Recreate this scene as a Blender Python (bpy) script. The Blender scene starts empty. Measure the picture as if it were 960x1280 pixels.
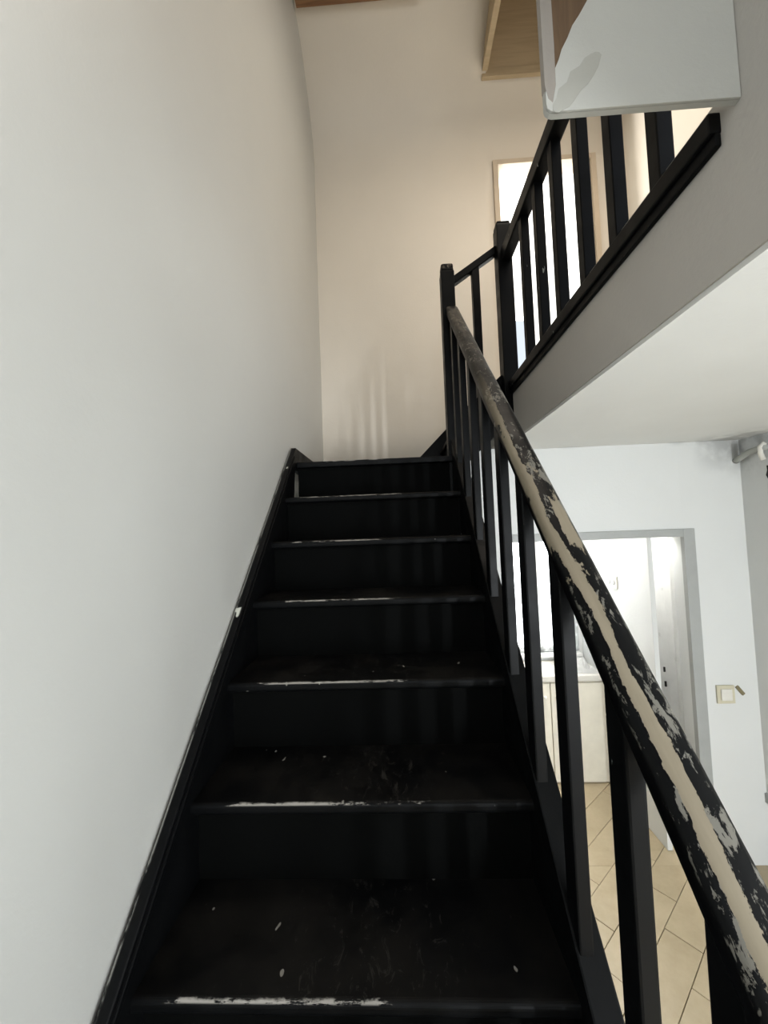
import bpy, bmesh, math, random
from mathutils import Matrix, Vector, noise
random.seed(7)
S = bpy.context.scene
C = S.collection

# ---------------------------------------------------------------- camera
CAM = Vector((0.5577, -0.7622, 0.8942))
YAW, PITCH, ROLL, FPX = -0.0389, 0.0459, -0.0373, 477.9
fw = Vector((math.sin(YAW)*math.cos(PITCH), math.cos(YAW)*math.cos(PITCH), math.sin(PITCH)))
rt = Vector((math.cos(YAW), -math.sin(YAW), 0))
up = rt.cross(fw)
r2 = math.cos(ROLL)*rt + math.sin(ROLL)*up
u2 = -math.sin(ROLL)*rt + math.cos(ROLL)*up
cd = bpy.data.cameras.new('camera')
cd.sensor_fit = 'HORIZONTAL'; cd.sensor_width = 36.0; cd.lens = FPX/960*36.0
cd.clip_start = 0.02; cd.clip_end = 100
cam = bpy.data.objects.new('camera', cd); C.objects.link(cam)
cam.matrix_world = Matrix(((r2.x, u2.x, -fw.x, CAM.x), (r2.y, u2.y, -fw.y, CAM.y), (r2.z, u2.z, -fw.z, CAM.z), (0, 0, 0, 1)))
S.camera = cam

# ---------------------------------------------------------------- world, lights, exposure
w = bpy.data.worlds.new('world'); S.world = w; w.use_nodes = True
w.node_tree.nodes['Background'].inputs[0].default_value = (0.82, 0.90, 1.0, 1)
w.node_tree.nodes['Background'].inputs[1].default_value = 1.0
S.view_settings.view_transform = 'Standard'; S.view_settings.look = 'None'
S.view_settings.gamma = 1.0; S.view_settings.use_curve_mapping = False
S.view_settings.exposure = 0.06
S.cycles.use_denoising = True

def area(name, loc, direction, sx, sy, power, col):
    l = bpy.data.lights.new(name, 'AREA'); l.shape = 'RECTANGLE'; l.size = sx; l.size_y = sy
    l.energy = power; l.color = col
    o = bpy.data.objects.new(name, l); C.objects.link(o); o.location = loc
    o.rotation_euler = Vector(direction).to_track_quat('-Z', 'Y').to_euler()
    return o
area('daylight_front_door', (1.70, -3.30, 0.10), (0, 1, 0), 1.0, 2.0, 12, (0.93, 0.98, 1.0))
area('daylight_door_side_light', (2.40, -3.30, 0.15), (-0.15, 1, 0), 0.10, 1.3, 84, (0.93, 0.97, 1.0))
area('daylight_hall_window', (2.76, -1.40, 0.30), (-1, 0, 0), 1.1, 1.3, 38, (0.95, 0.99, 1.0))
area('daylight_front_window', (0.45, -3.30, 2.45), (0, 1, 0), 0.9, 1.5, 23, (0.95, 0.98, 1.0))
area('daylight_kitchen_window', (1.78, 2.86, 0.25), (0, -1, 0), 0.8, 1.0, 42, (0.97, 1.0, 1.0))
area('kitchen_fill_light', (1.85, 2.10, 1.33), (0, 0, -1), 0.3, 0.4, 14, (1.0, 0.98, 0.95))  # added overhead fill that brightens the kitchen, no fitting modelled
area('partition_gap_fill_light', (2.205, 2.0, 1.33), (0, 0, -1), 0.12, 0.5, 34, (1.0, 0.98, 0.95))  # added fill above the partition gap, whitens the open door leaf
area('daylight_bedroom_window', (1.85, 4.72, 3.0), (0, -1, 0), 1.3, 1.5, 90, (1.0, 0.99, 0.96))
area('bedroom_fill_light', (1.25, 3.3, 3.2), (1, 0, 0.35), 0.4, 0.4, 50, (1.0, 0.97, 0.92))  # unseen fill, added to keep the bedroom ceiling white
area('landing_fill_light', (1.75, 0.75, 4.20), (0, 0, -1), 0.8, 0.9, 29, (1.0, 0.88, 0.74))  # warm fill added for the upper landing and back wall

# ---------------------------------------------------------------- helpers
def link(o): C.objects.link(o); return o

def tag(o, label=None, cat=None, group=None, kind=None):
    if label: o['label'] = label
    if cat: o['category'] = cat
    if group: o['group'] = group
    if kind: o['kind'] = kind
    return o

def empty(name, loc, label, cat, group=None):
    o = link(bpy.data.objects.new(name, None)); o.location = loc; o.empty_display_size = 0.1
    return tag(o, label, cat, group)

def setp(o, parent):
    if parent is not None:
        o.parent = parent
        p = Vector(parent.location)
        if parent.parent: p = p  # parents used here are never rotated
        o.matrix_parent_inverse = Matrix.Translation(-worldloc(parent))
    return o

def worldloc(o):
    v = Vector(o.location)
    return v

def from_bm(name, bm, mat, parent=None, smooth=False, origin=None):
    """bm in world coordinates; the origin goes to the middle of the bounds unless given"""
    bmesh.ops.recalc_face_normals(bm, faces=bm.faces)
    if origin is None:
        xs = [v.co for v in bm.verts]
        lo = Vector((min(v.x for v in xs), min(v.y for v in xs), min(v.z for v in xs)))
        hi = Vector((max(v.x for v in xs), max(v.y for v in xs), max(v.z for v in xs)))
        origin = (lo+hi)/2
    origin = Vector(origin)
    for v in bm.verts: v.co -= origin
    me = bpy.data.meshes.new(name); bm.to_mesh(me); bm.free()
    if smooth:
        for p in me.polygons: p.use_smooth = True
    me.materials.append(mat)
    o = link(bpy.data.objects.new(name, me)); o.location = origin
    return setp(o, parent)

def add_box(bm, lo, hi, bevel=0.0, seg=2):
    r = bmesh.ops.create_cube(bm, size=1.0)
    vs = r['verts']
    for v in vs:
        v.co = Vector([lo[i]+(v.co[i]+0.5)*(hi[i]-lo[i]) for i in range(3)])
    if bevel > 0:
        es = list({e for v in vs for e in v.link_edges})
        bmesh.ops.bevel(bm, geom=es, offset=bevel, segments=seg, profile=0.6, affect='EDGES')

def box(name, lo, hi, mat, parent=None, bevel=0.0, seg=2, smooth=False):
    bm = bmesh.new(); add_box(bm, lo, hi, bevel, seg)
    return from_bm(name, bm, mat, parent, smooth)

def add_prism(bm, poly, axis, a, b, bevel=0.0, seg=2):
    """poly: 2-D outline in the other two axes (x: (y,z), y: (x,z), z: (x,y))"""
    def P(u, v, t):
        return (t, u, v) if axis == 0 else (u, t, v) if axis == 1 else (u, v, t)
    A = [bm.verts.new(P(u, v, a)) for u, v in poly]
    B = [bm.verts.new(P(u, v, b)) for u, v in poly]
    n = len(poly)
    bm.faces.new(A); bm.faces.new(list(reversed(B)))
    for i in range(n): bm.faces.new((A[i], B[i], B[(i+1) % n], A[(i+1) % n]))
    if bevel > 0:
        es = list({e for v in A+B for e in v.link_edges})
        bmesh.ops.recalc_face_normals(bm, faces=bm.faces)
        bmesh.ops.bevel(bm, geom=es, offset=bevel, segments=seg, profile=0.6, affect='EDGES')

def prism(name, poly, axis, a, b, mat, parent=None, bevel=0.0, seg=2, smooth=False):
    bm = bmesh.new(); add_prism(bm, poly, axis, a, b, bevel, seg)
    return from_bm(name, bm, mat, parent, smooth)

def add_tube(bm, pts, r, n=12):
    rings = []
    for i, p in enumerate(pts):
        p = Vector(p)
        d = (Vector(pts[min(i+1, len(pts)-1)])-Vector(pts[max(i-1, 0)])).normalized()
        a = d.orthogonal().normalized() if not rings else (rings[-1][1]-d*rings[-1][1].dot(d)).normalized()
        b = d.cross(a)
        rr = r[i] if isinstance(r, (list, tuple)) else r
        rings.append(([bm.verts.new(p+rr*(math.cos(t)*a+math.sin(t)*b)) for t in [2*math.pi*k/n for k in range(n)]], a))
    for (q, _), (s, _) in zip(rings, rings[1:]):
        for k in range(n): bm.faces.new((q[k], q[(k+1) % n], s[(k+1) % n], s[k]))
    bm.faces.new(rings[0][0]); bm.faces.new(list(reversed(rings[-1][0])))

def structure(o): o['kind'] = 'structure'; return o

def dup(o, parent, loc):
    c = o.copy(); C.objects.link(c); c.parent = parent; c.location = loc
    return c

# ---------------------------------------------------------------- materials
def nt(name):
    m = bpy.data.materials.new(name); m.use_nodes = True
    t = m.node_tree
    return m, t, t.nodes['Principled BSDF']
class G:
    """small node-graph writer"""
    def __init__(s, t): s.t = t; s.co = s.n('ShaderNodeTexCoord')
    def n(s, ty, **k):
        x = s.t.nodes.new(ty)
        for a, b in k.items(): setattr(x, a, b)
        return x
    def put(s, sock, v):
        if hasattr(v, 'default_value') and hasattr(v, 'is_linked'): s.t.links.new(v, sock)
        else: sock.default_value = v
    def math(s, op, a, b=0.0, c=0.0, clamp=False):
        x = s.n('ShaderNodeMath', operation=op, use_clamp=clamp)
        s.put(x.inputs[0], a); s.put(x.inputs[1], b)
        if op in ('MULTIPLY_ADD', 'COMPARE', 'SMOOTH_MIN'): s.put(x.inputs[2], c)
        return x.outputs[0]
    def step(s, v, lo, hi, a=0.0, b=1.0):
        x = s.n('ShaderNodeMapRange', clamp=True)
        x.interpolation_type = 'SMOOTHSTEP'
        s.put(x.inputs['Value'], v)
        for k, q in zip(('From Min', 'From Max', 'To Min', 'To Max'), (lo, hi, a, b)): x.inputs[k].default_value = q
        return x.outputs['Result']
    def xyz(s):
        x = s.n('ShaderNodeSeparateXYZ'); s.t.links.new(s.co.outputs['Object'], x.inputs[0]); return x.outputs
    def noise(s, scale, detail=3, rough=0.5, stretch=(1, 1, 1), off=(0, 0, 0), dist=0.0, coord='Object', rnd=False):
        mp = s.n('ShaderNodeMapping'); mp.inputs['Scale'].default_value = stretch; mp.inputs['Location'].default_value = off
        s.t.links.new(s.co.outputs[coord], mp.inputs['Vector'])
        x = s.n('ShaderNodeTexNoise'); x.inputs['Scale'].default_value = scale; x.inputs['Detail'].default_value = detail
        x.inputs['Roughness'].default_value = rough; x.inputs['Distortion'].default_value = dist
        if rnd:
            oi = s.n('ShaderNodeObjectInfo'); va = s.n('ShaderNodeVectorMath', operation='ADD')
            sc = s.math('MULTIPLY', oi.outputs['Random'], 37.0)
            s.t.links.new(mp.outputs[0], va.inputs[0]); s.t.links.new(sc, va.inputs[1])
            s.t.links.new(va.outputs[0], x.inputs['Vector'])
        else: s.t.links.new(mp.outputs[0], x.inputs['Vector'])
        return x.outputs['Fac']
    def mix(s, f, a, b):
        x = s.n('ShaderNodeMix', data_type='RGBA')
        s.put(x.inputs['Factor'], f)
        for sock, v in ((x.inputs[6], a), (x.inputs[7], b)):
            if isinstance(v, tuple): sock.default_value = (*v, 1)
            else: s.t.links.new(v, sock)
        return x.outputs[2]
    def bump(s, bsdf, h, strength, dist):
        x = s.n('ShaderNodeBump'); x.inputs['Strength'].default_value = strength; x.inputs['Distance'].default_value = dist
        s.t.links.new(h, x.inputs['Height']); s.t.links.new(x.outputs[0], bsdf.inputs['Normal'])

def plaster(name, col, var=0.04, rough=0.55, coarse=3.0, bump=0.25, stains=()):
    m, t, b = nt(name); g = G(t)
    n1 = g.noise(coarse, 3, 0.55); n2 = g.noise(70, 3, 0.6)
    lo = tuple(c*(1-var) for c in col); hi = tuple(min(1, c*(1+var)) for c in col)
    base = g.mix(n1, lo, hi)
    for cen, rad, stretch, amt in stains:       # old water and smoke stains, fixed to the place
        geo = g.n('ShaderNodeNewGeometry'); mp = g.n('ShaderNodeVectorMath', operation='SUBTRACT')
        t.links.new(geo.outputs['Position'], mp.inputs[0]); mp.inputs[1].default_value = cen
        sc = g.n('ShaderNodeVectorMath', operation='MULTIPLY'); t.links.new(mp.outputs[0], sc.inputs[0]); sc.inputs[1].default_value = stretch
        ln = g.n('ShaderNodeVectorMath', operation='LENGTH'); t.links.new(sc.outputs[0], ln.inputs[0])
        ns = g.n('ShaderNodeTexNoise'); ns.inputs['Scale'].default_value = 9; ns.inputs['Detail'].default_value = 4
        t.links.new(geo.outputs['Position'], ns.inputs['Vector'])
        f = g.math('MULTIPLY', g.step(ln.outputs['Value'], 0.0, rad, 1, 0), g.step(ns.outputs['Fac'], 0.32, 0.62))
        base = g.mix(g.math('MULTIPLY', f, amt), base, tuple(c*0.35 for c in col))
    t.links.new(base, b.inputs['Base Color']); b.inputs['Roughness'].default_value = rough
    h = g.math('MULTIPLY_ADD', n1, 0.8, g.math('MULTIPLY', n2, 0.25))
    g.bump(b, h, bump, 0.012)
    return m

def paint(name, col, rough=0.4, bump=0.15, spec=0.5):
    m, t, b = nt(name); g = G(t)
    n1 = g.noise(9, 4, 0.6); n2 = g.noise(120, 2, 0.5)
    t.links.new(g.mix(n1, tuple(c*0.85 for c in col), tuple(min(1, c*1.12) for c in col)), b.inputs['Base Color'])
    t.links.new(g.step(n1, 0.3, 0.7, rough-0.08, rough+0.1), b.inputs['Roughness'])
    b.inputs['Specular IOR Level'].default_value = spec
    g.bump(b, n2, bump, 0.002)
    return m

WALLC = (0.60, 0.61, 0.585)
M = {}
M['left_wall'] = plaster('left_wall_plaster', (0.515, 0.52, 0.50), 0.03, 0.45, 3.0, 0.14)
M['warm_wall'] = plaster('warm_wall_plaster', (0.715, 0.66, 0.575), 0.04, 0.5)
M['grey_plaster'] = plaster('grey_plaster', (0.50, 0.50, 0.47), 0.07, 0.6)
M['slab'] = plaster('slab_plaster', (0.50, 0.475, 0.44), 0.07, 0.6)
M['edge_plaster'] = plaster('edge_plaster', (0.33, 0.30, 0.27), 0.12, 0.6)
M['smear'] = plaster('filler_smear', (0.42, 0.415, 0.38), 0.12, 0.6, 12)
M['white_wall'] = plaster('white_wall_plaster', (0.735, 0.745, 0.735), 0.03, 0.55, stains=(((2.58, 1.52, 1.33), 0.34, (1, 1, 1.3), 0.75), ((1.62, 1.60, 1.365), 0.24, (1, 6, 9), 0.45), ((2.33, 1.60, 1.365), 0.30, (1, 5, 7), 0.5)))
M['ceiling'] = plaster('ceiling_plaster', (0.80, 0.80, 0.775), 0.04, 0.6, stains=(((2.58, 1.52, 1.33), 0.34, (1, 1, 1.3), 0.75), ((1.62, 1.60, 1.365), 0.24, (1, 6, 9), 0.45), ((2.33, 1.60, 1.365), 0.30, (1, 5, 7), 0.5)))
M['white_paint'] = paint('white_gloss_paint', (0.78, 0.78, 0.76), 0.35)
M['grey_trim'] = paint('grey_trim_paint', (0.40, 0.41, 0.40), 0.45)
M['cream'] = paint('cream_paint', (0.74, 0.70, 0.60), 0.45)
M['beige_trim'] = paint('beige_trim_paint', (0.58, 0.49, 0.38), 0.5)
M['black'] = paint('black_gloss_paint', (0.0024, 0.0027, 0.0030), 0.42, 0.12, 0.09)
M['riser'] = paint('black_riser_paint', (0.0025, 0.0027, 0.0026), 0.6, 0.12, 0.03)
M['dark_hole'] = paint('dark_hole', (0.02, 0.02, 0.02), 0.8)
M['worktop'] = paint('worktop', (0.62, 0.60, 0.55), 0.4)
M['plastic_ivory'] = paint('ivory_plastic', (0.62, 0.58, 0.44), 0.35)
M['plastic_white'] = paint('white_plastic', (0.78, 0.76, 0.70), 0.35)
M['olive'] = paint('olive_tab', (0.20, 0.17, 0.09), 0.5)
M['pipe'] = paint('grey_pipe', (0.42, 0.43, 0.40), 0.5)
M['glass'] = nt('window_glass')[0]
_b = M['glass'].node_tree.nodes['Principled BSDF']
_b.inputs['Transmission Weight'].default_value = 1.0; _b.inputs['Roughness'].default_value = 0.02; _b.inputs['IOR'].default_value = 1.45

def wood_mat(name, a, b_, scale=6, axis=0, rough=0.6):
    m, t, b = nt(name); g = G(t)
    st = [9, 9, 9]; st[axis] = 0.8
    n = g.noise(scale, 5, 0.6, tuple(st), dist=0.6)
    t.links.new(g.mix(g.step(n, 0.3, 0.7), a, b_), b.inputs['Base Color']); b.inputs['Roughness'].default_value = rough
    g.bump(b, n, 0.2, 0.003)
    return m
M['brown_wood'] = wood_mat('brown_timber', (0.17, 0.08, 0.035), (0.30, 0.16, 0.075), 4, 0)
M['brown_board'] = wood_mat('brown_board', (0.105, 0.060, 0.030), (0.155, 0.095, 0.05), 5, 2)
M['tan_board'] = wood_mat('tan_board', (0.46, 0.36, 0.23), (0.54, 0.43, 0.28), 3, 0, 0.7)

def worn_black(name, masks):
    """black gloss paint with chips showing pale primer or wood; masks(g) -> list of (mask, colour)"""
    m, t, b = nt(name); g = G(t)
    n1 = g.noise(9, 4, 0.6)
    col = g.mix(n1, (0.0016, 0.0018, 0.0020), (0.0034, 0.0037, 0.0042)); rough = g.step(n1, 0.3, 0.7, 0.34, 0.5)
    b.inputs['Specular IOR Level'].default_value = 0.11
    total = None
    for mask, c in masks(g):
        col = g.mix(mask, col, c)
        total = mask if total is None else g.math('MAXIMUM', total, mask)
    t.links.new(col, b.inputs['Base Color'])
    r = g.n('ShaderNodeMix', data_type='FLOAT')
    g.put(r.inputs[0], total); g.put(r.inputs[2], rough); r.inputs[3].default_value = 0.65
    t.links.new(r.outputs[0], b.inputs['Roughness'])
    n2 = g.noise(90, 2, 0.5)
    g.bump(b, g.math('SUBTRACT', g.math('MULTIPLY', n2, 0.15), total), 0.5, 0.0012)
    return m

def tread_masks(g):
    x, y, z = g.xyz()[:3]
    # the tread's origin sits on its front top edge at x = 0: y runs back, z up
    front = g.step(y, 0.004, 0.009, 1, 0)
    nx = g.noise(7, 5, 0.75, (1, 6, 6), rnd=True); nf = g.noise(70, 3, 0.7, (0.5, 1, 1), rnd=True)
    mid = g.math('MULTIPLY', g.step(x, 0.03, 0.13), g.step(x, 0.45, 0.66, 1, 0))
    thr = g.math('MULTIPLY_ADD', mid, 0.24, g.math('MULTIPLY_ADD', nf, 0.35, nx))
    yy = g.math('MULTIPLY_ADD', nf, -0.012, y)
    front = g.step(yy, -0.003, 0.003, 1, 0); top = g.step(z, -0.0065, -0.0035)
    chip = g.math('MULTIPLY', g.math('MULTIPLY', front, top), g.step(thr, 0.85, 0.92))
    ontop = g.step(z, -0.004, -0.001)
    # scuffs where feet fall, pale flecks, and a film of brown dust
    sc = g.noise(30, 5, 0.8, (1.2, 0.6, 1), dist=1.2, rnd=True)
    area_ = g.math('MULTIPLY', g.step(x, 0.22, 0.42), g.step(x, 0.52, 0.74, 1, 0))
    scuff = g.math('MULTIPLY', g.step(g.math('MULTIPLY_ADD', area_, 0.08, sc), 0.63, 0.72), ontop)
    fk = g.noise(38, 1, 0.4, (1.0, 0.55, 1), off=(3, 9, 1), rnd=True)
    fleck = g.math('MULTIPLY', g.step(fk, 0.775, 0.79), g.step(z, -0.03, -0.02))
    dust = g.math('MULTIPLY', g.step(g.noise(5, 4, 0.65, rnd=True), 0.35, 0.7), ontop)
    return [(dust, (0.0085, 0.0078, 0.007)), (g.math('MULTIPLY', scuff, 0.45), (0.045, 0.042, 0.038)), (fleck, (0.22, 0.21, 0.19)), (chip, (0.30, 0.285, 0.26))]
M['tread'] = worn_black('worn_black_tread', tread_masks)

def baluster_masks(g):
    n = g.noise(16, 3, 0.65, (1.6, 1.6, 0.5), rnd=True)
    return [(g.step(n, 0.725, 0.74), (0.30, 0.32, 0.30))]
M['baluster'] = worn_black('chipped_black_baluster', baluster_masks)

def stringer_masks(g):
    x, y, z = g.xyz()[:3]
    edge = g.step(x, -0.027, -0.022, 1, 0)        # the strip along the wall
    n = g.noise(8, 5, 0.7, (3, 1, 1))
    chips = g.math('MULTIPLY', edge, g.step(n, 0.40, 0.47))
    n2 = g.noise(9, 2, 0.5, (1, 1, 1), off=(3, 1, 5))
    big = g.math('MULTIPLY', g.step(x, -0.012, -0.006, 1, 0), g.step(n2, 0.66, 0.68))
    return [(chips, (0.26, 0.26, 0.24)), (big, (0.55, 0.56, 0.50))]
M['wall_stringer'] = worn_black('chipped_black_stringer', stringer_masks)

def rail_masks(g):
    x, y, z = g.xyz()[:3]       # x across, y along the rail (0 at the lower end), z up; the rail is about 2.5 long
    top = g.step(z, 0.004, 0.012)
    far = g.step(y, 1.75, 2.35)
    # flaked band: near the middle low down, along the inner arris further up; bare wood showing
    wob = g.noise(5, 3, 0.6, (0.4, 1, 1))
    cx = g.math('MULTIPLY_ADD', g.math('SUBTRACT', wob, 0.5), 0.026, g.step(y, 1.15, 1.50, -0.010, -0.026))
    dist = g.math('ABSOLUTE', g.math('SUBTRACT', x, cx))
    n1 = g.noise(16, 6, 0.78, (1.8, 0.6, 1))
    nh = g.noise(60, 4, 0.7, (1.3, 0.6, 1))
    n9 = g.noise(4, 2, 0.5, (0.3, 1, 1), off=(2, 8, 3))
    band = g.math('SUBTRACT', g.math('MULTIPLY', g.step(dist, 0.003, 0.017, 1, 0), 0.42), g.math('SUBTRACT', 0.90, g.math('MULTIPLY_ADD', nh, 0.42, n1)))
    band = g.math('ADD', band, g.math('MULTIPLY', g.math('SUBTRACT', n9, 0.45), 0.5))
    bandm = g.math('MULTIPLY', g.math('MULTIPLY', g.step(band, 0.0, 0.02), g.step(z, -0.006, 0.004)), g.math('SUBTRACT', 1.0, far))
    # one more bare patch on the outer half
    px = g.math('MULTIPLY', g.math('ABSOLUTE', g.math('SUBTRACT', x, 0.012)), 7.0)
    py = g.math('ABSOLUTE', g.math('SUBTRACT', y, 1.46))
    patch = g.math('MULTIPLY', g.step(g.math('SUBTRACT', g.math('MAXIMUM', px, py), g.math('MULTIPLY', n1, 0.22)), -0.03, -0.02, 1, 0), top)
    # scattered flakes over the top, greyer
    n2 = g.noise(46, 5, 0.75, (1.4, 0.55, 1), off=(4, 2, 0), dist=0.4)
    n3 = g.noise(7, 4, 0.7, off=(1, 7, 2))
    fl = g.math('MULTIPLY', g.math('MULTIPLY', g.step(g.math('MULTIPLY_ADD', n3, 0.6, n2), 0.865, 0.90), top), 0.9)
    # rubbed outer arris
    edge = g.math('MULTIPLY', g.math('MULTIPLY', g.step(x, 0.026, 0.031), g.step(z, -0.002, 0.006)), g.step(n1, 0.46, 0.56))
    # upper part of the rail is rubbed to a brownish grey
    rub = g.math('MULTIPLY', g.math('MULTIPLY', g.step(y, 2.0, 2.9), top), g.step(n1, 0.36, 0.62))
    n4 = g.noise(20, 2, 0.5, (1, 0.5, 1), off=(9, 1, 3))
    side = g.math('MULTIPLY', g.step(n4, 0.69, 0.71), g.step(x, -0.030, -0.026, 1, 0))
    woodc = g.mix(g.noise(14, 4, 0.6, (4, 0.4, 1)), (0.165, 0.138, 0.098), (0.27, 0.235, 0.175))
    return [(g.math('MULTIPLY', fl, 0.85), (0.20, 0.19, 0.165)), (g.math('MULTIPLY', edge, 0.8), (0.20, 0.195, 0.18)),
            (g.math('MULTIPLY', rub, 0.7), (0.14, 0.125, 0.105)), (side, (0.26, 0.24, 0.21)), (bandm, woodc), (patch, woodc)]
M['rail'] = worn_black('flaking_black_handrail', rail_masks)

def cap_masks(g):
    n = g.noise(30, 4, 0.7); n2 = g.noise(60, 3, 0.7, off=(3, 1, 2))
    return [(g.step(n, 0.42, 0.6), (0.085, 0.07, 0.055)), (g.step(n2, 0.58, 0.64), (0.26, 0.235, 0.2))]
M['cap'] = worn_black('worn_post_cap', cap_masks)

def tile_mat():
    m, t, b = nt('beige_floor_tile'); g = G(t)
    oi = g.n('ShaderNodeObjectInfo')
    n = g.noise(9, 4, 0.65, rnd=True); n2 = g.noise(60, 2, 0.5, rnd=True)
    f = g.math('MULTIPLY_ADD', n, 0.6, g.math('MULTIPLY_ADD', oi.outputs['Random'], 0.12, g.math('MULTIPLY', n2, 0.15)))
    t.links.new(g.mix(f, (0.33, 0.26, 0.155), (0.57, 0.48, 0.33)), b.inputs['Base Color'])
    b.inputs['Roughness'].default_value = 0.33
    return m
M['tile'] = tile_mat()
M['grout'] = paint('floor_grout', (0.36, 0.29, 0.185), 0.8)

def lace_mat():
    m, t, b = nt('lace_curtain'); g = G(t)
    b.inputs['Base Color'].default_value = (0.70, 0.72, 0.72, 1); b.inputs['Roughness'].default_value = 0.9
    b.inputs['Transmission Weight'].default_value = 0.0
    v = g.n('ShaderNodeTexVoronoi'); v.inputs['Scale'].default_value = 16
    g.t.links.new(g.co.outputs['Object'], v.inputs['Vector'])
    n = g.noise(12, 4, 0.7)
    a = g.step(g.math('MULTIPLY_ADD', n, 0.8, v.outputs['Distance']), 0.5, 0.85, 0.95, 0.55)
    t.links.new(a, b.inputs['Alpha'])
    return m
M['lace'] = lace_mat()

# ================================================================= dimensions
RUN, RISE, W = 0.2202, 0.2141, 0.86
SL = RISE/RUN
FL = -1.105                    # hall floor
NOSE = 0.0376
YB = 2.30                       # back wall of the stairwell
LZ = 1.70                       # landing floor
HC = 1.365                      # hall ceiling
YH = 1.60                       # hall wall with the kitchen doorway
XR = 2.612                      # hall right wall
XU = 2.448                      # upper landing right wall
XS = 1.205                      # landing edge
YF = -3.2
BYW = -0.066

# ================================================================= setting
def grid_wall(name, x, y0, y1, z0, z1, ny, nz, mat, amp, sign):
    """uneven plaster wall facing +x: real hollows, only away from the room"""
    bm = bmesh.new(); V = []
    for j in range(nz+1):
        row = []
        for i in range(ny+1):
            y = y0+(y1-y0)*i/ny; z = z0+(z1-z0)*j/nz
            h = 0.5+0.5*noise.noise((y*1.3, z*0.8, 3.1)); h = 0.65*h+0.35*(0.5+0.5*noise.noise((y*3.7, z*2.1, 8.2)))
            row.append(bm.verts.new((x-sign*amp*max(0, h), y, z)))
        V.append(row)
    for j in range(nz):
        for i in range(ny): bm.faces.new((V[j][i], V[j][i+1], V[j+1][i+1], V[j+1][i]))
    # thickness
    bx = x-sign*0.15
    q = [bm.verts.new((bx, yy, zz)) for yy, zz in ((y0, z0), (y1, z0), (y1, z1), (y0, z1))]
    bm.faces.new(q)
    bm.faces.new([q[0], q[1]]+list(reversed(V[0]))); bm.faces.new([q[3], q[2]]+list(reversed(V[-1])))
    bm.faces.new([q[0], q[3]]+[V[j][0] for j in range(nz, -1, -1)]); bm.faces.new([q[1], q[2]]+[V[j][-1] for j in range(nz, -1, -1)])
    return structure(from_bm(name, bm, mat, smooth=False))
lw = grid_wall('wall_left', -0.03, YF, YB+0.1, FL, 4.9, 110, 90, M['left_wall'], 0.016, 1)
for p in lw.data.polygons: p.use_smooth = len(p.vertices) == 4

# back wall of the stairwell rolls over into the ceiling in a plaster cove
prof = [(YB, 1.0), (YB, 3.90)]+[(YB-0.95+0.95*math.cos(a), 3.90+0.76*math.sin(a)) for a in [math.radians(90*k/20) for k in range(1, 20)]]+[(YB-0.95, 4.66)]
DX0, DX1, DZ1 = 1.475, 2.235, 3.86
HX, HY = 1.362, YB-0.204         # ceiling hatch: its edge and its far side
def lin(a, b, n): return [a+(b-a)*i/n for i in range(n+1)]
zk = 3.90+0.76*math.sqrt(1-((HY-YB+0.95)/0.95)**2); HZ = zk
pr = [(YB, z) for z in (1.0, LZ, 2.2, 2.7, 3.2, 3.6, DZ1)]+sorted(prof[1:]+[(HY, HZ)], key=lambda q: (-round(q[0], 5), q[1]))
xs = lin(-0.18, HX, 12)+[DX0]+lin(DX0, DX1, 4)[1:]+[XU+0.1]
def kept(i, k):
    if i < 0 or k < 0 or i >= len(xs)-1 or k >= len(pr)-1: return False
    xm = (xs[i]+xs[i+1])/2; ym = (pr[k][0]+pr[k+1][0])/2; zm = (pr[k][1]+pr[k+1][1])/2
    if DX0 < xm < DX1 and LZ < zm < DZ1: return False
    if xm > HX and ym < HY-0.0001: return False
    return True
bm = bmesh.new(); Fv, Bv = {}, {}
def gv(d, i, k, off):
    if (i, k) not in d:
        y, z = pr[k]; d[i, k] = bm.verts.new((xs[i], y+off, z+off*max(0.0, min(1.0, (z-3.9)/0.5))))
    return d[i, k]
for i in range(len(xs)-1):
    for k in range(len(pr)-1):
        if not kept(i, k): continue
        q = [(i, k), (i+1, k), (i+1, k+1), (i, k+1)]
        f = bm.faces.new([gv(Fv, *c, 0.0) for c in q]); f.smooth = True
        bm.faces.new([gv(Bv, *c, 0.12) for c in reversed(q)])
        for (a, b), nb in (((q[0], q[1]), (i, k-1)), ((q[1], q[2]), (i+1, k)), ((q[2], q[3]), (i, k+1)), ((q[3], q[0]), (i-1, k))):
            if not kept(*nb): bm.faces.new((gv(Fv, *b, 0.0), gv(Fv, *a, 0.0), gv(Bv, *a, 0.12), gv(Bv, *b, 0.12)))
structure(from_bm('wall_back', bm, M['warm_wall']))

# ceiling over the stairwell, with the hatch left open
structure(box('ceiling', (-0.18, YF, 4.66), (HX, YB-0.94, 4.76), M['warm_wall']))
structure(box('ceiling', (HX, YF, 4.66), (XU+0.1, 1.05, 4.76), M['warm_wall']))
# hatch shaft
ht = structure(box('trim_1', (HX-0.03, 1.05, HZ+0.03), (HX+0.012, HY, 5.2), M['tan_board'], bevel=0.004))
structure(box('wall_hatch', (HX+0.012, HY-0.01, HZ+0.05), (XU, HY+0.03, 5.2), M['tan_board']))
structure(box('trim_2', (HX-0.03, HY-0.022, HZ-0.006), (XU, HY+0.03, HZ+0.062), M['tan_board'], bevel=0.004))
structure(box('wall_hatch', (HX+0.012, 1.03, 4.66), (XU, 1.05, 5.2), M['tan_board']))
structure(box('ceiling_hatch', (HX-0.03, 1.03, 5.2), (XU, HY+0.03, 5.24), M['tan_board']))

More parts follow.
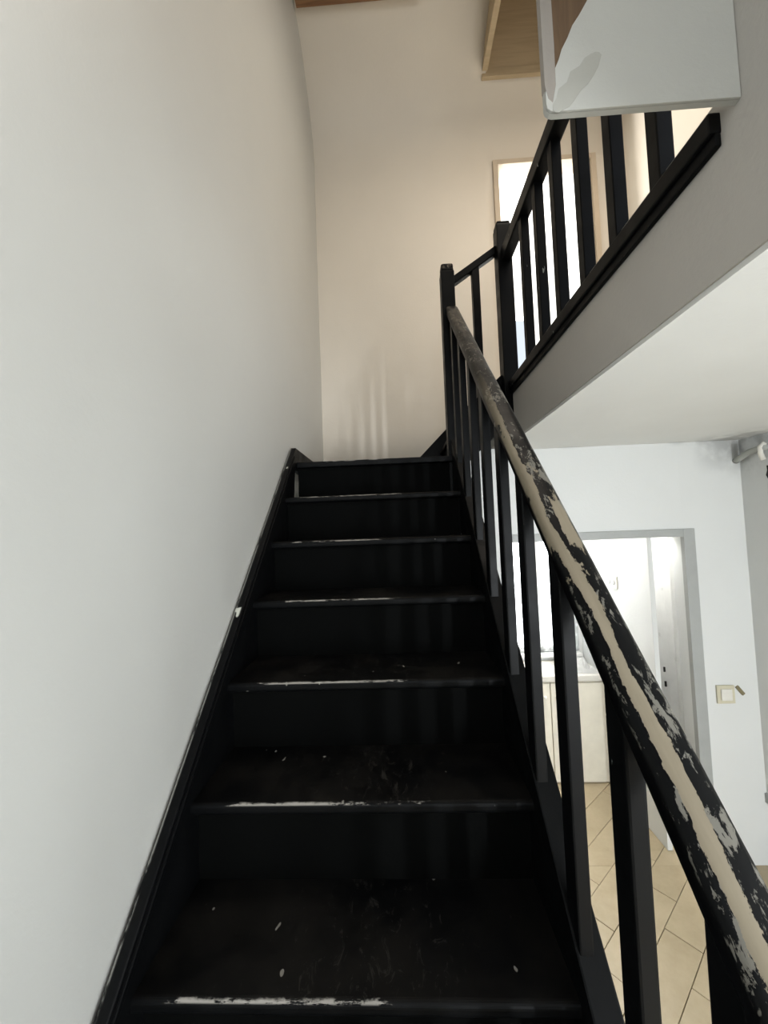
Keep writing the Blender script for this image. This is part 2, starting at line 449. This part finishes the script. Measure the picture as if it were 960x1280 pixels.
# right wall of the upper landing, front wall with its door and window, hall wall, hall right wall
structure(box('wall_right', (XU, BYW, LZ), (XU+0.12, YB, 5.24), M['warm_wall']))
structure(box('wall_stairwell', (XS, YF, LZ), (XS+0.1, BYW, 4.66), M['slab']))
for lo, hi in (((-0.18, YF-0.12, FL), (1.2, YF, 1.6)), ((2.5, YF-0.12, FL), (XR+0.12, YF, 1.6)), ((1.2, YF-0.12, 1.1), (2.5, YF, 1.6)),
               ((-0.18, YF-0.12, 1.6), (0.0, YF, 4.9)), ((0.9, YF-0.12, 1.6), (XR+0.12, YF, 4.9)), ((0.0, YF-0.12, 3.2), (0.9, YF, 4.9)), ((0.0, YF-0.12, 1.6), (0.9, YF, 1.7))):
    structure(box('wall_front', lo, hi, M['white_wall']))
OX0, OX1, OZ1 = 1.233, 2.249, 0.788
structure(box('wall_hall', (0.0, YH, FL), (0.946, YH+0.10, 1.18), M['white_wall']))
structure(box('wall_hall', (0.946, YH, FL), (OX0, YH+0.10, HC), M['white_wall']))
structure(box('wall_hall', (OX1, YH, FL), (XR, YH+0.10, HC), M['white_wall']))
structure(box('wall_hall', (OX0, YH, OZ1), (OX1, YH+0.10, HC), M['white_wall']))
for lo, hi in (((XR, YF, FL), (XR+0.12, -1.95, HC)), ((XR, -0.85, FL), (XR+0.12, YH+0.10, HC)), ((XR, -1.95, FL), (XR+0.12, -0.85, -0.35)), ((XR, -1.95, 0.95), (XR+0.12, -0.85, HC))):
    structure(box('wall_hall_right', lo, hi, M['white_wall']))
# kitchen beyond
KY = 2.66
WX0, WX1, WZ0, WZ1 = 1.48, 2.03, -0.22, 0.78
structure(box('wall_kitchen_left', (0.50, YH+0.10, FL), (0.62, KY, 1.21), M['white_wall']))
structure(box('wall_kitchen_right', (3.1, YH+0.10, FL), (3.2, KY, HC), M['white_wall']))
for lo, hi in (((0.5, KY, FL), (WX0, KY+0.1, HC)), ((WX1, KY, FL), (3.2, KY+0.1, HC)), ((WX0, KY, FL), (WX1, KY+0.1, WZ0)), ((WX0, KY, WZ1), (WX1, KY+0.1, HC))):
    structure(box('wall_kitchen_back', lo, hi, M['white_wall']))
structure(box('wall_kitchen_partition', (2.1, 1.702, FL), (2.13, KY-0.002, 0.86), M['white_wall'], bevel=0.003))
# landing slab: hall ceiling below, landing floor above
structure(box('floor_landing', (XS, YF, HC), (3.2, 4.8, LZ), M['slab']))
structure(box('ceiling_hall', (XS+0.005, YF, HC-0.012), (3.2, KY+0.1, HC), M['ceiling']))
# bedroom behind the upper door
structure(box('wall_bedroom_left', (0.9, YB+0.12, LZ), (1.0, 4.8, 4.2), M['white_wall']))
structure(box('wall_bedroom_right', (2.9, YB+0.12, LZ), (3.0, 4.8, 4.2), M['white_wall']))
structure(box('ceiling_bedroom', (0.9, YB+0.12, 4.2), (3.0, 4.8, 4.3), M['white_wall']))
for lo, hi in (((0.9, 4.55, LZ), (1.15, 4.65, 4.2)), ((2.55, 4.55, LZ), (3.0, 4.65, 4.2)), ((1.15, 4.55, LZ), (2.55, 4.65, 2.2)), ((1.15, 4.55, 3.8), (2.55, 4.65, 4.2))):
    structure(box('wall_bedroom_back', lo, hi, M['white_wall']))

# upper door frame
fr = structure(box('door_2', (DX0-0.035, YB-0.018, LZ), (DX0+0.004, YB+0.12, DZ1+0.035), M['beige_trim'], bevel=0.003))
structure(box('frame', (DX1-0.004, YB-0.018, LZ), (DX1+0.035, YB+0.12, DZ1+0.035), M['beige_trim'], fr, bevel=0.003)); 
structure(box('frame', (DX0+0.004, YB-0.018, DZ1-0.005), (DX1-0.004, YB+0.121, DZ1+0.035), M['beige_trim'], fr, bevel=0.003))
structure(box('jamb', (DX1-0.035, YB+0.002, LZ), (DX1-0.005, YB+0.115, DZ1-0.006), M['cream'], fr, bevel=0.002))
structure(box('jamb', (DX0+0.005, YB+0.002, LZ), (DX0+0.014, YB+0.115, DZ1-0.006), M['cream'], fr, bevel=0.002))

# doorway trim to the kitchen (flat grey architrave)
tr = structure(box('trim_3', (OX1-0.003, YH-0.012, FL), (OX1+0.062, YH+0.02, OZ1+0.045), M['grey_trim'], bevel=0.003))
structure(box('trim_4', (OX0-0.062, YH-0.012, FL), (OX0+0.003, YH+0.02, OZ1+0.045), M['grey_trim'], bevel=0.003))
structure(box('trim_5', (OX0+0.003, YH-0.012, OZ1-0.003), (OX1-0.003, YH+0.02, OZ1+0.045), M['grey_trim'], bevel=0.003))
# open kitchen door leaf
dl = structure(box('door_1', (2.286, 1.782, FL+0.01), (2.310, 2.52, 0.80), M['white_paint'], bevel=0.003))
box('stile', (2.280, 1.782, FL+0.01), (2.286, 1.852, 0.80), M['white_paint'], dl, bevel=0.002)
box('keyhole', (2.276, 1.892, -0.215), (2.287, 1.902, -0.180), M['dark_hole'], dl, bevel=0.002)
box('keyhole', (2.276, 1.896, -0.120), (2.287, 1.904, -0.088), M['dark_hole'], dl, bevel=0.002)

# kitchen window: frame, mullion, sill, panes, lace
wf = structure(empty('window_1', (WX0, KY, WZ0), None, None))
for lo, hi in (((WX0, KY+0.02, WZ0), (WX0+0.045, KY+0.07, WZ1)), ((WX1-0.045, KY+0.02, WZ0), (WX1, KY+0.07, WZ1)),
               ((WX0, KY+0.02, WZ0), (WX1, KY+0.07, WZ0+0.045)), ((WX0, KY+0.02, WZ1-0.045), (WX1, KY+0.07, WZ1)), ((1.735, KY+0.02, WZ0), (1.775, KY+0.07, WZ1))):
    box('frame', lo, hi, M['white_paint'], wf, bevel=0.004)
for x0, x1 in ((WX0+0.04, 1.74), (1.77, WX1-0.04)):
    box('pane', (x0, KY+0.043, WZ0+0.04), (x1, KY+0.047, WZ1-0.04), M['glass'], wf)
structure(box('sill', (WX0-0.04, KY-0.05, WZ0-0.03), (WX1+0.04, KY+0.02, WZ0), M['white_paint'], wf, bevel=0.005))

# floor with its tiles laid on the diagonal
fl = structure(box('floor', (0.0, YF, FL-0.06), (3.2, KY, FL-0.008), M['grout']))
ANG = math.radians(41.0); TL, TW, GAP = 0.60, 0.15, 0.003
def clip(poly, lo, hi):
    for ax in (0, 1):
        for sgn, lim in ((1, lo[ax]), (-1, hi[ax])):
            out = []
            for i, p in enumerate(poly):
                q = poly[(i+1) % len(poly)]
                a, b = sgn*(p[ax]-lim) >= 0, sgn*(q[ax]-lim) >= 0
                if a: out.append(p)
                if a != b:
                    t = (lim-p[ax])/(q[ax]-p[ax]); out.append((p[0]+t*(q[0]-p[0]), p[1]+t*(q[1]-p[1])))
            poly = out
            if not poly: return poly
    return poly
bm = bmesh.new(); add_box(bm, (-TL/2+GAP/2, -TW/2+GAP/2, -0.009), (TL/2-GAP/2, TW/2-GAP/2, 0.0), 0.0015, 1)
tme = bpy.data.meshes.new('tile'); bm.to_mesh(tme); bm.free(); tme.materials.append(M['tile'])
ca, sa = math.cos(ANG), math.sin(ANG)
def tile_area(lo, hi):
    for j in range(-60, 60):
        for i in range(-30, 30):
            u = i*TL+(j % 3)*TL/3; v = j*TW
            cx, cy = 1.6+u*ca-v*sa, 1.0+u*sa+v*ca
            if not (lo[0]-0.3 < cx < hi[0]+0.3 and lo[1]-0.3 < cy < hi[1]+0.3): continue
            cs = [(cx+a*ca-b*sa, cy+a*sa+b*ca) for a, b in ((-TL/2+GAP/2, -TW/2+GAP/2), (TL/2-GAP/2, -TW/2+GAP/2), (TL/2-GAP/2, TW/2-GAP/2), (-TL/2+GAP/2, TW/2-GAP/2))]
            inside = all(lo[0] <= p[0] <= hi[0] and lo[1] <= p[1] <= hi[1] for p in cs)
            z = FL+random.uniform(-0.0008, 0.0008)
            if inside:
                o = link(bpy.data.objects.new('tile', tme)); o.location = (cx, cy, z); o.rotation_euler = (0, 0, ANG); setp(o, fl)
            else:
                pc = clip(cs, lo, hi)
                if len(pc) < 3: continue
                ar = abs(sum(pc[k][0]*pc[(k+1) % len(pc)][1]-pc[(k+1) % len(pc)][0]*pc[k][1] for k in range(len(pc))))/2
                if ar < 0.0008: continue
                prism('tile', pc, 2, z-0.009, z, M['tile'], fl)
tile_area((0.94, -0.2), (XR, YH)); tile_area((OX0, YH+0.001), (OX1, YH+0.10)); tile_area((1.0, YH+0.101), (2.9, KY))
structure(box('floor_hall_front', (0.0, YF, FL-0.008), (XR, -0.2, FL), M['tile']))

# bulkhead above the stairs: brown board with a grey skim of plaster over most of it
BX, BY, BZ = 0.858, -0.08, 1.650
bm = bmesh.new()
rr = 0.014
pl = [(BX, 4.66)]+[(BX+rr-rr*math.cos(a), BZ+rr-rr*math.sin(a)) for a in [math.radians(d) for d in (0, 30, 60, 90)]]+[(XS, BZ), (XS, 4.66)]
add_prism(bm, pl, 1, BY+0.004, BY+0.014)
bh = structure(from_bm('wall_bulkhead', bm, M['grey_plaster']))
prism('bare_board', [(BX+0.004, 4.6), (BX+0.004, 1.67), (0.90, 1.67), (XS-0.002, 2.40), (XS-0.002, 4.6)], 1, BY+0.0015, BY+0.0045, M['brown_board'], bh)
edge = [(0.860, 1.690), (0.8665, 1.703), (0.870, 1.722), (0.879, 1.736), (0.886, 1.752), (0.892, 1.77), (0.903, 1.79), (0.914, 1.815), (0.928, 1.835), (0.944, 1.862), (1.02, 2.00), (XS-0.001, 2.35)]
sk = [(BX, 1.690)]+[(BX+rr-rr*math.cos(a), BZ+rr-rr*math.sin(a)) for a in [math.radians(d) for d in (0, 30, 60, 90)]]+[(XS-0.001, BZ)]+list(reversed(edge))
prism('plaster_skim', sk, 1, BY-0.001, BY+0.0035, M['grey_plaster'], bh, bevel=0.0012)
prism('plaster_edge', [(BX-0.001, 4.6), (BX-0.001, 1.70), (BX+0.004, 1.675), (BX+0.012, 1.666), (BX+0.0195, 1.70), (BX+0.0205, 1.78), (BX+0.020, 1.9), (BX+0.021, 4.6)], 1, BY-0.0015, BY+0.0145, M['edge_plaster'], bh, bevel=0.001)
# brush smear of darker filler
sm = []
for k in range(22):
    a = 2*math.pi*k/22
    u, v = 0.070*math.cos(a), (0.019+0.006*noise.noise((k*0.9, 1, 2)))*math.sin(a)
    sm.append((0.915+u*0.62-v*0.78+0.004*noise.noise((k*1.7, 3, 1)), 1.702+u*0.78+v*0.62))
prism('plaster_smear', sm, 1, BY-0.0018, BY-0.0005, M['smear'], bh, bevel=0.0005)

# ================================================================= staircase
st = empty('staircase', (W/2, -0.3, FL), 'steep straight flight of black painted wooden stairs along the white wall', 'staircase')
LO, HI_ = -4, 6                  # tread numbers: 0 is the lowest one in view
def make_tread():
    """origin on the front top edge at the wall end"""
    bm = bmesh.new()
    n = 5; T = 0.030; D = RUN+NOSE+0.004; r = 0.011
    pf = [(D, 0), (r, 0)]+[(r-r*math.sin(a), -r+r*math.cos(a)) for a in [math.radians(18*k) for k in range(1, 6)]]
    pf += [(r-r*math.sin(a), -(T-r)+r*math.cos(a)) for a in [math.radians(90+18*k) for k in range(0, 6)]]+[(D, -T)]
    add_prism(bm, pf, 0, 0.0, W)
    return bm
t0 = None
for k in range(LO, HI_):
    y, z = k*RUN, k*RISE
    if t0 is None: t0 = from_bm('tread', make_tread(), M['tread'], st, origin=(0, 0, 0)); t0.location = (0, y, z)
    else: c = t0.copy(); C.objects.link(c); c.location = (0, y, z)
r0 = None
for k in range(LO, HI_+1):
    y, z = k*RUN+NOSE, k*RISE
    if r0 is None: r0 = box('riser', (0, y, z-RISE), (W, y+0.018, z-0.029), M['riser'], st)
    else:
        c = r0.copy(); C.objects.link(c); c.location = (r0.location.x, y+0.009, z-RISE/2-0.0145)
# quarter landing (tread 6) with rounded front
QZ = 6*RISE
bm = bmesh.new(); add_box(bm, (0, 6*RUN, QZ-0.032), (0.925, YB-0.002, QZ), 0.007, 3)
from_bm('landing_board', bm, M['tread'], st, origin=(0, 6*RUN, QZ))
# second short flight to the right: riser, tread, riser
box('riser', (0.925, 1.40, QZ-0.03), (0.943, YB-0.002, QZ+RISE-0.03), M['black'], st)
box('tread', (0.905, 1.40, QZ+RISE-0.03), (XS-0.004, YB-0.002, QZ+RISE), M['black'], st, bevel=0.006)
# wall stringer, runs level as a skirting round the quarter landing
def zs(y, o): return SL*y+o
TOPZ = 1.365
yl = (TOPZ-0.08)/SL
poly = [(LO*RUN-0.12, FL+0.002), (LO*RUN+0.25, FL+0.002), (1.25, zs(1.25, -0.24)), (1.30, 1.235), (YB-0.003, 1.235), (YB-0.003, TOPZ), (yl, TOPZ), (LO*RUN-0.12, zs(LO*RUN-0.12, 0.08))]
bm = bmesh.new(); add_prism(bm, poly, 0, -0.029, 0.0, 0.004, 2)
from_bm('wall_stringer', bm, M['wall_stringer'], st, origin=(0, 0, 0))
# moulding line along its inner edge
bm = bmesh.new(); add_prism(bm, [(LO*RUN, zs(LO*RUN, 0.048)), (1.28, zs(1.28, 0.048)), (1.28, zs(1.28, 0.066)), (LO*RUN, zs(LO*RUN, 0.066))], 0, -0.004, 0.006, 0.002)
from_bm('moulding', bm, M['black'], st)
# outer stringer
X0, X1 = 0.86, 0.915
poly = [(LO*RUN-0.12, FL+0.002), (LO*RUN+0.25, FL+0.002), (1.345, zs(1.345, -0.22)), (1.345, zs(1.345, 0.07)), (LO*RUN-0.12, zs(LO*RUN-0.12, 0.07))]
bm = bmesh.new(); add_prism(bm, poly, 0, X0, X1, 0.004, 2)
from_bm('outer_stringer', bm, M['black'], st)
# stringers of the short flight and the skirting on the back wall
bm = bmesh.new(); add_prism(bm, [(0.923, 1.22), (1.162, 1.44), (1.162, 1.735), (0.923, 1.525)], 1, 1.362, 1.402, 0.003)
from_bm('outer_stringer', bm, M['black'], st)
bm = bmesh.new(); add_prism(bm, [(0.648, QZ+0.002), (0.92, QZ+0.002), (XS-0.005, 1.60), (XS-0.005, 1.915), (0.744, 1.461), (0.648, TOPZ)], 1, YB-0.026, YB-0.003)
add_box(bm, (0.002, YB-0.026, QZ+0.002), (0.648, YB-0.003, TOPZ))
from_bm('wall_stringer', bm, M['black'], st)

# ================================================================= stair balustrade
sb = empty('stair_balustrade', (0.888, -0.3, FL), 'black stair balustrade with a flaking worn handrail climbing beside the steps', 'balustrade')
R0, R1 = 0.773, 0.828
def baluster_bm(h0, h1, half, deep, slope):
    bm = bmesh.new(); V = []
    for z in (h0, h1):
        for sx, sy in ((-1, -1), (1, -1), (1, 1), (-1, 1)):
            V.append(bm.verts.new((sx*half, sy*deep, z+slope*sy*deep)))
    bm.faces.new(V[:4]); bm.faces.new(V[4:])
    for i in range(4): bm.faces.new((V[i], V[(i+1) % 4], V[4+(i+1) % 4], V[4+i]))
    ve = [e for e in bm.edges if abs((e.verts[0].co-e.verts[1].co).z) > 0.3]
    bmesh.ops.recalc_face_normals(bm, faces=bm.faces)
    bmesh.ops.bevel(bm, geom=ve, offset=0.004, segments=2, profile=0.6, affect='EDGES')
    return bm
b0 = None
for y in (-0.945, -0.745, -0.545, -0.345, -0.165, 0.033, 0.230, 0.420, 0.618, 0.815, 1.012, 1.205):
    p = (0.8795, y, SL*y)
    if b0 is None: b0 = from_bm('baluster', baluster_bm(0.068, 0.782, 0.0140, 0.0245, SL), M['baluster'], sb, origin=(0, 0, 0)); b0.location = p
    else: c = b0.copy(); C.objects.link(c); c.location = p
# handrail, built along its own y axis so the wear follows it
ya, yb = -0.95, 1.352
L = math.hypot(yb-ya, SL*(yb-ya))
cs = math.cos(math.atan(SL))
hh = (R1-R0)*cs/2
sec = [(-0.030, -hh), (0.030, -hh), (0.033, -hh+0.004), (0.033, hh-0.013), (0.031, hh-0.007), (0.024, hh-0.002), (0.010, hh), (-0.012, hh), (-0.025, hh-0.001), (-0.031, hh-0.006), (-0.033, hh-0.012), (-0.033, -hh+0.004)]
bm = bmesh.new(); N = 60; rings = []
for i in range(N+1):
    t = L*i/N
    rings.append([bm.verts.new((x+0.0012*noise.noise((x*30, t*4, 1)), t, z+0.0012*noise.noise((z*30, t*4, 5)))) for x, z in sec])
for a, b in zip(rings, rings[1:]):
    for k in range(len(sec)): bm.faces.new((a[k], a[(k+1) % len(sec)], b[(k+1) % len(sec)], b[k]))
bm.faces.new(rings[0]); bm.faces.new(list(reversed(rings[-1])))
hr = from_bm('handrail', bm, M['rail'], None, origin=(0, 0, 0))
for p in hr.data.polygons: p.use_smooth = len(p.vertices) == 4
hr.data.materials[0] = M['rail']
hr.location = (0.899, ya, SL*ya+(R0+R1)/2); hr.rotation_euler = (math.atan(SL), 0, 0)
setp(hr, sb); hr['label'] = 'black handrail with flaking paint and bare wood showing'
# newels
def newel(name, x0, x1, y0, y1, z0, z1, parent, mat):
    bm = bmesh.new(); add_box(bm, (x0, y0, z0), (x1, y1, z1-0.02), 0.004)
    add_box(bm, (x0+0.002, y0+0.002, z1-0.022), (x1-0.002, y1-0.002, z1), 0.012, 3)
    return from_bm(name, bm, mat, parent)
np_ = newel('newel_post', 0.846, 0.922, 1.345, 1.42, 1.06, 2.362, sb, M['baluster'])
bm = bmesh.new(); add_box(bm, (0.849, 1.348, 2.355), (0.919, 1.417, 2.388), 0.014, 3)
cp = from_bm('post_cap', bm, M['cap'], sb); cp['label'] = 'worn brownish post cap with the paint rubbed away'
# short climbing rail to the landing
bm = bmesh.new(); add_prism(bm, [(0.918, 2.268), (1.1625, 2.430), (1.1625, 2.480), (0.918, 2.318)], 1, 1.358, 1.402, 0.006)
from_bm('handrail', bm, M['black'], sb)
bm = bmesh.new(); add_prism(bm, [(1.024, 1.605), (1.066, 1.642), (1.066, 2.375), (1.024, 2.345)], 1, 1.361, 1.403, 0.003)
from_bm('baluster', bm, M['baluster'], sb)

# ================================================================= landing balustrade
lb = empty('landing_balustrade', (XS, 0.6, LZ), 'black balustrade of square posts along the edge of the upper landing', 'balustrade')
newel('newel_post', 1.163, 1.243, 1.322, 1.402, 1.50, 2.597, lb, M['baluster'])
box('base_rail', (1.183, -0.035, 1.632), (1.237, 1.322, 1.674), M['baluster'], lb, bevel=0.004)
box('edge_board', (1.192, -0.035, 1.606), (1.2045, 1.322, 1.632), M['black'], lb, bevel=0.003)
box('handrail', (1.180, -0.02, 2.358), (1.236, 1.322, 2.430), M['baluster'], lb, bevel=0.008, seg=3)
b0 = None
for y in (1.035, 0.855, 0.675, 0.485, 0.308, 0.13):
    if b0 is None: b0 = box('baluster', (1.19, y-0.019, 1.672), (1.228, y+0.019, 2.362), M['baluster'], lb, bevel=0.003)
    else: c = b0.copy(); C.objects.link(c); c.location.y = y

# ================================================================= small things
bw = empty('ceiling_board', (0.4, 1.5, 4.58), 'brown timber board under the ceiling above the stairwell', 'board')
box('board', (-0.02, 1.28, 4.55), (0.84, 1.722, 4.60), M['brown_wood'], bw, bevel=0.004)
box('batten', (0.30, 1.30, 4.60), (0.36, 1.66, 4.66), M['brown_wood'], bw, bevel=0.003)

sw = empty('light_switch', (2.42, YH, -0.14), 'square ivory light switch on the hall wall beside the kitchen doorway', 'light switch')
box('plate', (2.370, YH-0.012, -0.192), (2.471, YH, -0.088), M['plastic_ivory'], sw, bevel=0.005, seg=3)
box('rocker', (2.389, YH-0.019, -0.173), (2.452, YH-0.010, -0.107), M['plastic_white'], sw, bevel=0.006, seg=3)
bm = bmesh.new(); add_box(bm, (-0.010, -0.009, -0.030), (0.010, 0, 0.030), 0.003)
bmesh.ops.transform(bm, matrix=Matrix.Translation((2.506, YH, -0.120))@Matrix.Rotation(math.radians(-38), 4, 'Y'), verts=bm.verts)
tag(from_bm('cable_clip', bm, M['olive']), 'small tilted olive brown clip on the wall next to the light switch', 'clip')

so = empty('wall_socket', (2.1, 2.12, 0.45), 'double white socket on the kitchen partition seen through the doorway', 'socket')
box('plate', (2.09, 2.055, 0.405), (2.1, 2.20, 0.497), M['plastic_white'], so, bevel=0.004)
for y in (2.095, 2.155): 
    bm = bmesh.new(); add_tube(bm, [(2.086, y, 0.452), (2.092, y, 0.452)], 0.021, 16); from_bm('socket_hole', bm, M['grey_trim'], so)

pp = empty('pipe', (XR-0.03, 1.6, 1.24), 'grey open pipe stub by the ceiling corner of the hall', 'pipe')
bm = bmesh.new(); add_tube(bm, [(XR-0.028, 1.597, 1.225), (XR-0.030, 1.56, 1.239), (XR-0.028, 1.50, 1.262), (XR-0.026, 1.40, 1.272)], 0.017, 14)
from_bm('tube', bm, M['pipe'], pp, smooth=True)
bm = bmesh.new(); add_tube(bm, [(XR-0.018, 1.435, 1.205), (XR-0.034, 1.43, 1.24), (XR-0.044, 1.42, 1.272), (XR-0.030, 1.405, 1.295)], 0.012, 12)
from_bm('bracket', bm, M['plastic_white'], pp, smooth=True)
bm = bmesh.new()  # dark jagged crack in the plaster, built as a thin tube
pts = [(XR-0.004+0.004*noise.noise((k, 2, 3)), 1.428+0.012*noise.noise((k*0.8, 5, 1)), 1.17-0.026*k) for k in range(22)]
add_tube(bm, pts, [0.0045+0.003*noise.noise((k*1.3, 0, 7)) for k in range(22)], 8)
tag(from_bm('crack', bm, M['dark_hole'], smooth=True), 'dark cable running down the hall side wall below the pipe', 'crack')
bm = bmesh.new(); add_tube(bm, [(XR-0.012, 1.685-0.09, -0.73), (XR, 1.685-0.09, -0.73)], [0.026, 0.03], 18)
tag(from_bm('junction_box', bm, M['grey_trim'], smooth=False), 'small round grey box low on the hall side wall', 'box')

cb = empty('kitchen_cabinet', (1.7, 2.48, FL), 'cream base cabinet under the kitchen window', 'cabinet')
box('body', (1.25, 2.325, FL+0.002), (2.095, KY-0.002, -0.33), M['cream'], cb, bevel=0.003)
for x0, x1 in ((1.26, 1.672), (1.678, 2.09)):
    d = box('door', (x0, 2.306, FL+0.02), (x1, 2.326, -0.345), M['cream'], cb, bevel=0.004)
    box('knob', ((x0 if x0 > 1.5 else x1)-(-0.03 if x0 > 1.5 else 0.05), 2.290, -0.46), ((x0 if x0 > 1.5 else x1)+(0.05 if x0 > 1.5 else -0.03), 2.307, -0.44), M['plastic_white'], d, bevel=0.003)
tag(box('worktop', (1.24, 2.295, -0.33), (2.096, KY-0.002, -0.285), M['worktop'], bevel=0.006), 'pale worktop on the cream kitchen cabinet', 'worktop')

# lace curtain in folds
bm = bmesh.new(); V = []
for j in range(13):
    z = -0.20+0.56*j/12; row = []
    for i in range(61):
        x = 1.46+0.60*i/60
        row.append(bm.verts.new((x, KY-0.035+0.012*math.sin(i*0.75+0.4*math.sin(j*0.5)), z)))
    V.append(row)
for j in range(12):
    for i in range(60): bm.faces.new((V[j][i], V[j][i+1], V[j+1][i+1], V[j+1][i]))
bmesh.ops.solidify(bm, geom=list(bm.faces), thickness=0.001)
tag(from_bm('lace_curtain', bm, M['lace'], smooth=True), 'white lace half curtain across the lower kitchen window', 'curtain')
# crumpled sheet on the worktop
bm = bmesh.new(); V = []
for j in range(15):
    row = []
    for i in range(25):
        u, v = i/24, j/14
        h = math.sin(math.pi*u)*math.sin(math.pi*v)
        row.append(bm.verts.new((1.78+0.30*u, 2.33+0.24*v, -0.283+0.11*h*(0.55+0.9*abs(noise.noise((u*5, v*4, 2)))))))
    V.append(row)
for j in range(14):
    for i in range(24): bm.faces.new((V[j][i], V[j][i+1], V[j+1][i+1], V[j+1][i]))
q = [v for v in bm.verts]
bmesh.ops.solidify(bm, geom=list(bm.faces), thickness=0.002)
tag(from_bm('plastic_sheet', bm, M['white_paint'], smooth=False), 'crumpled white sheet lying on the kitchen worktop', 'sheet')
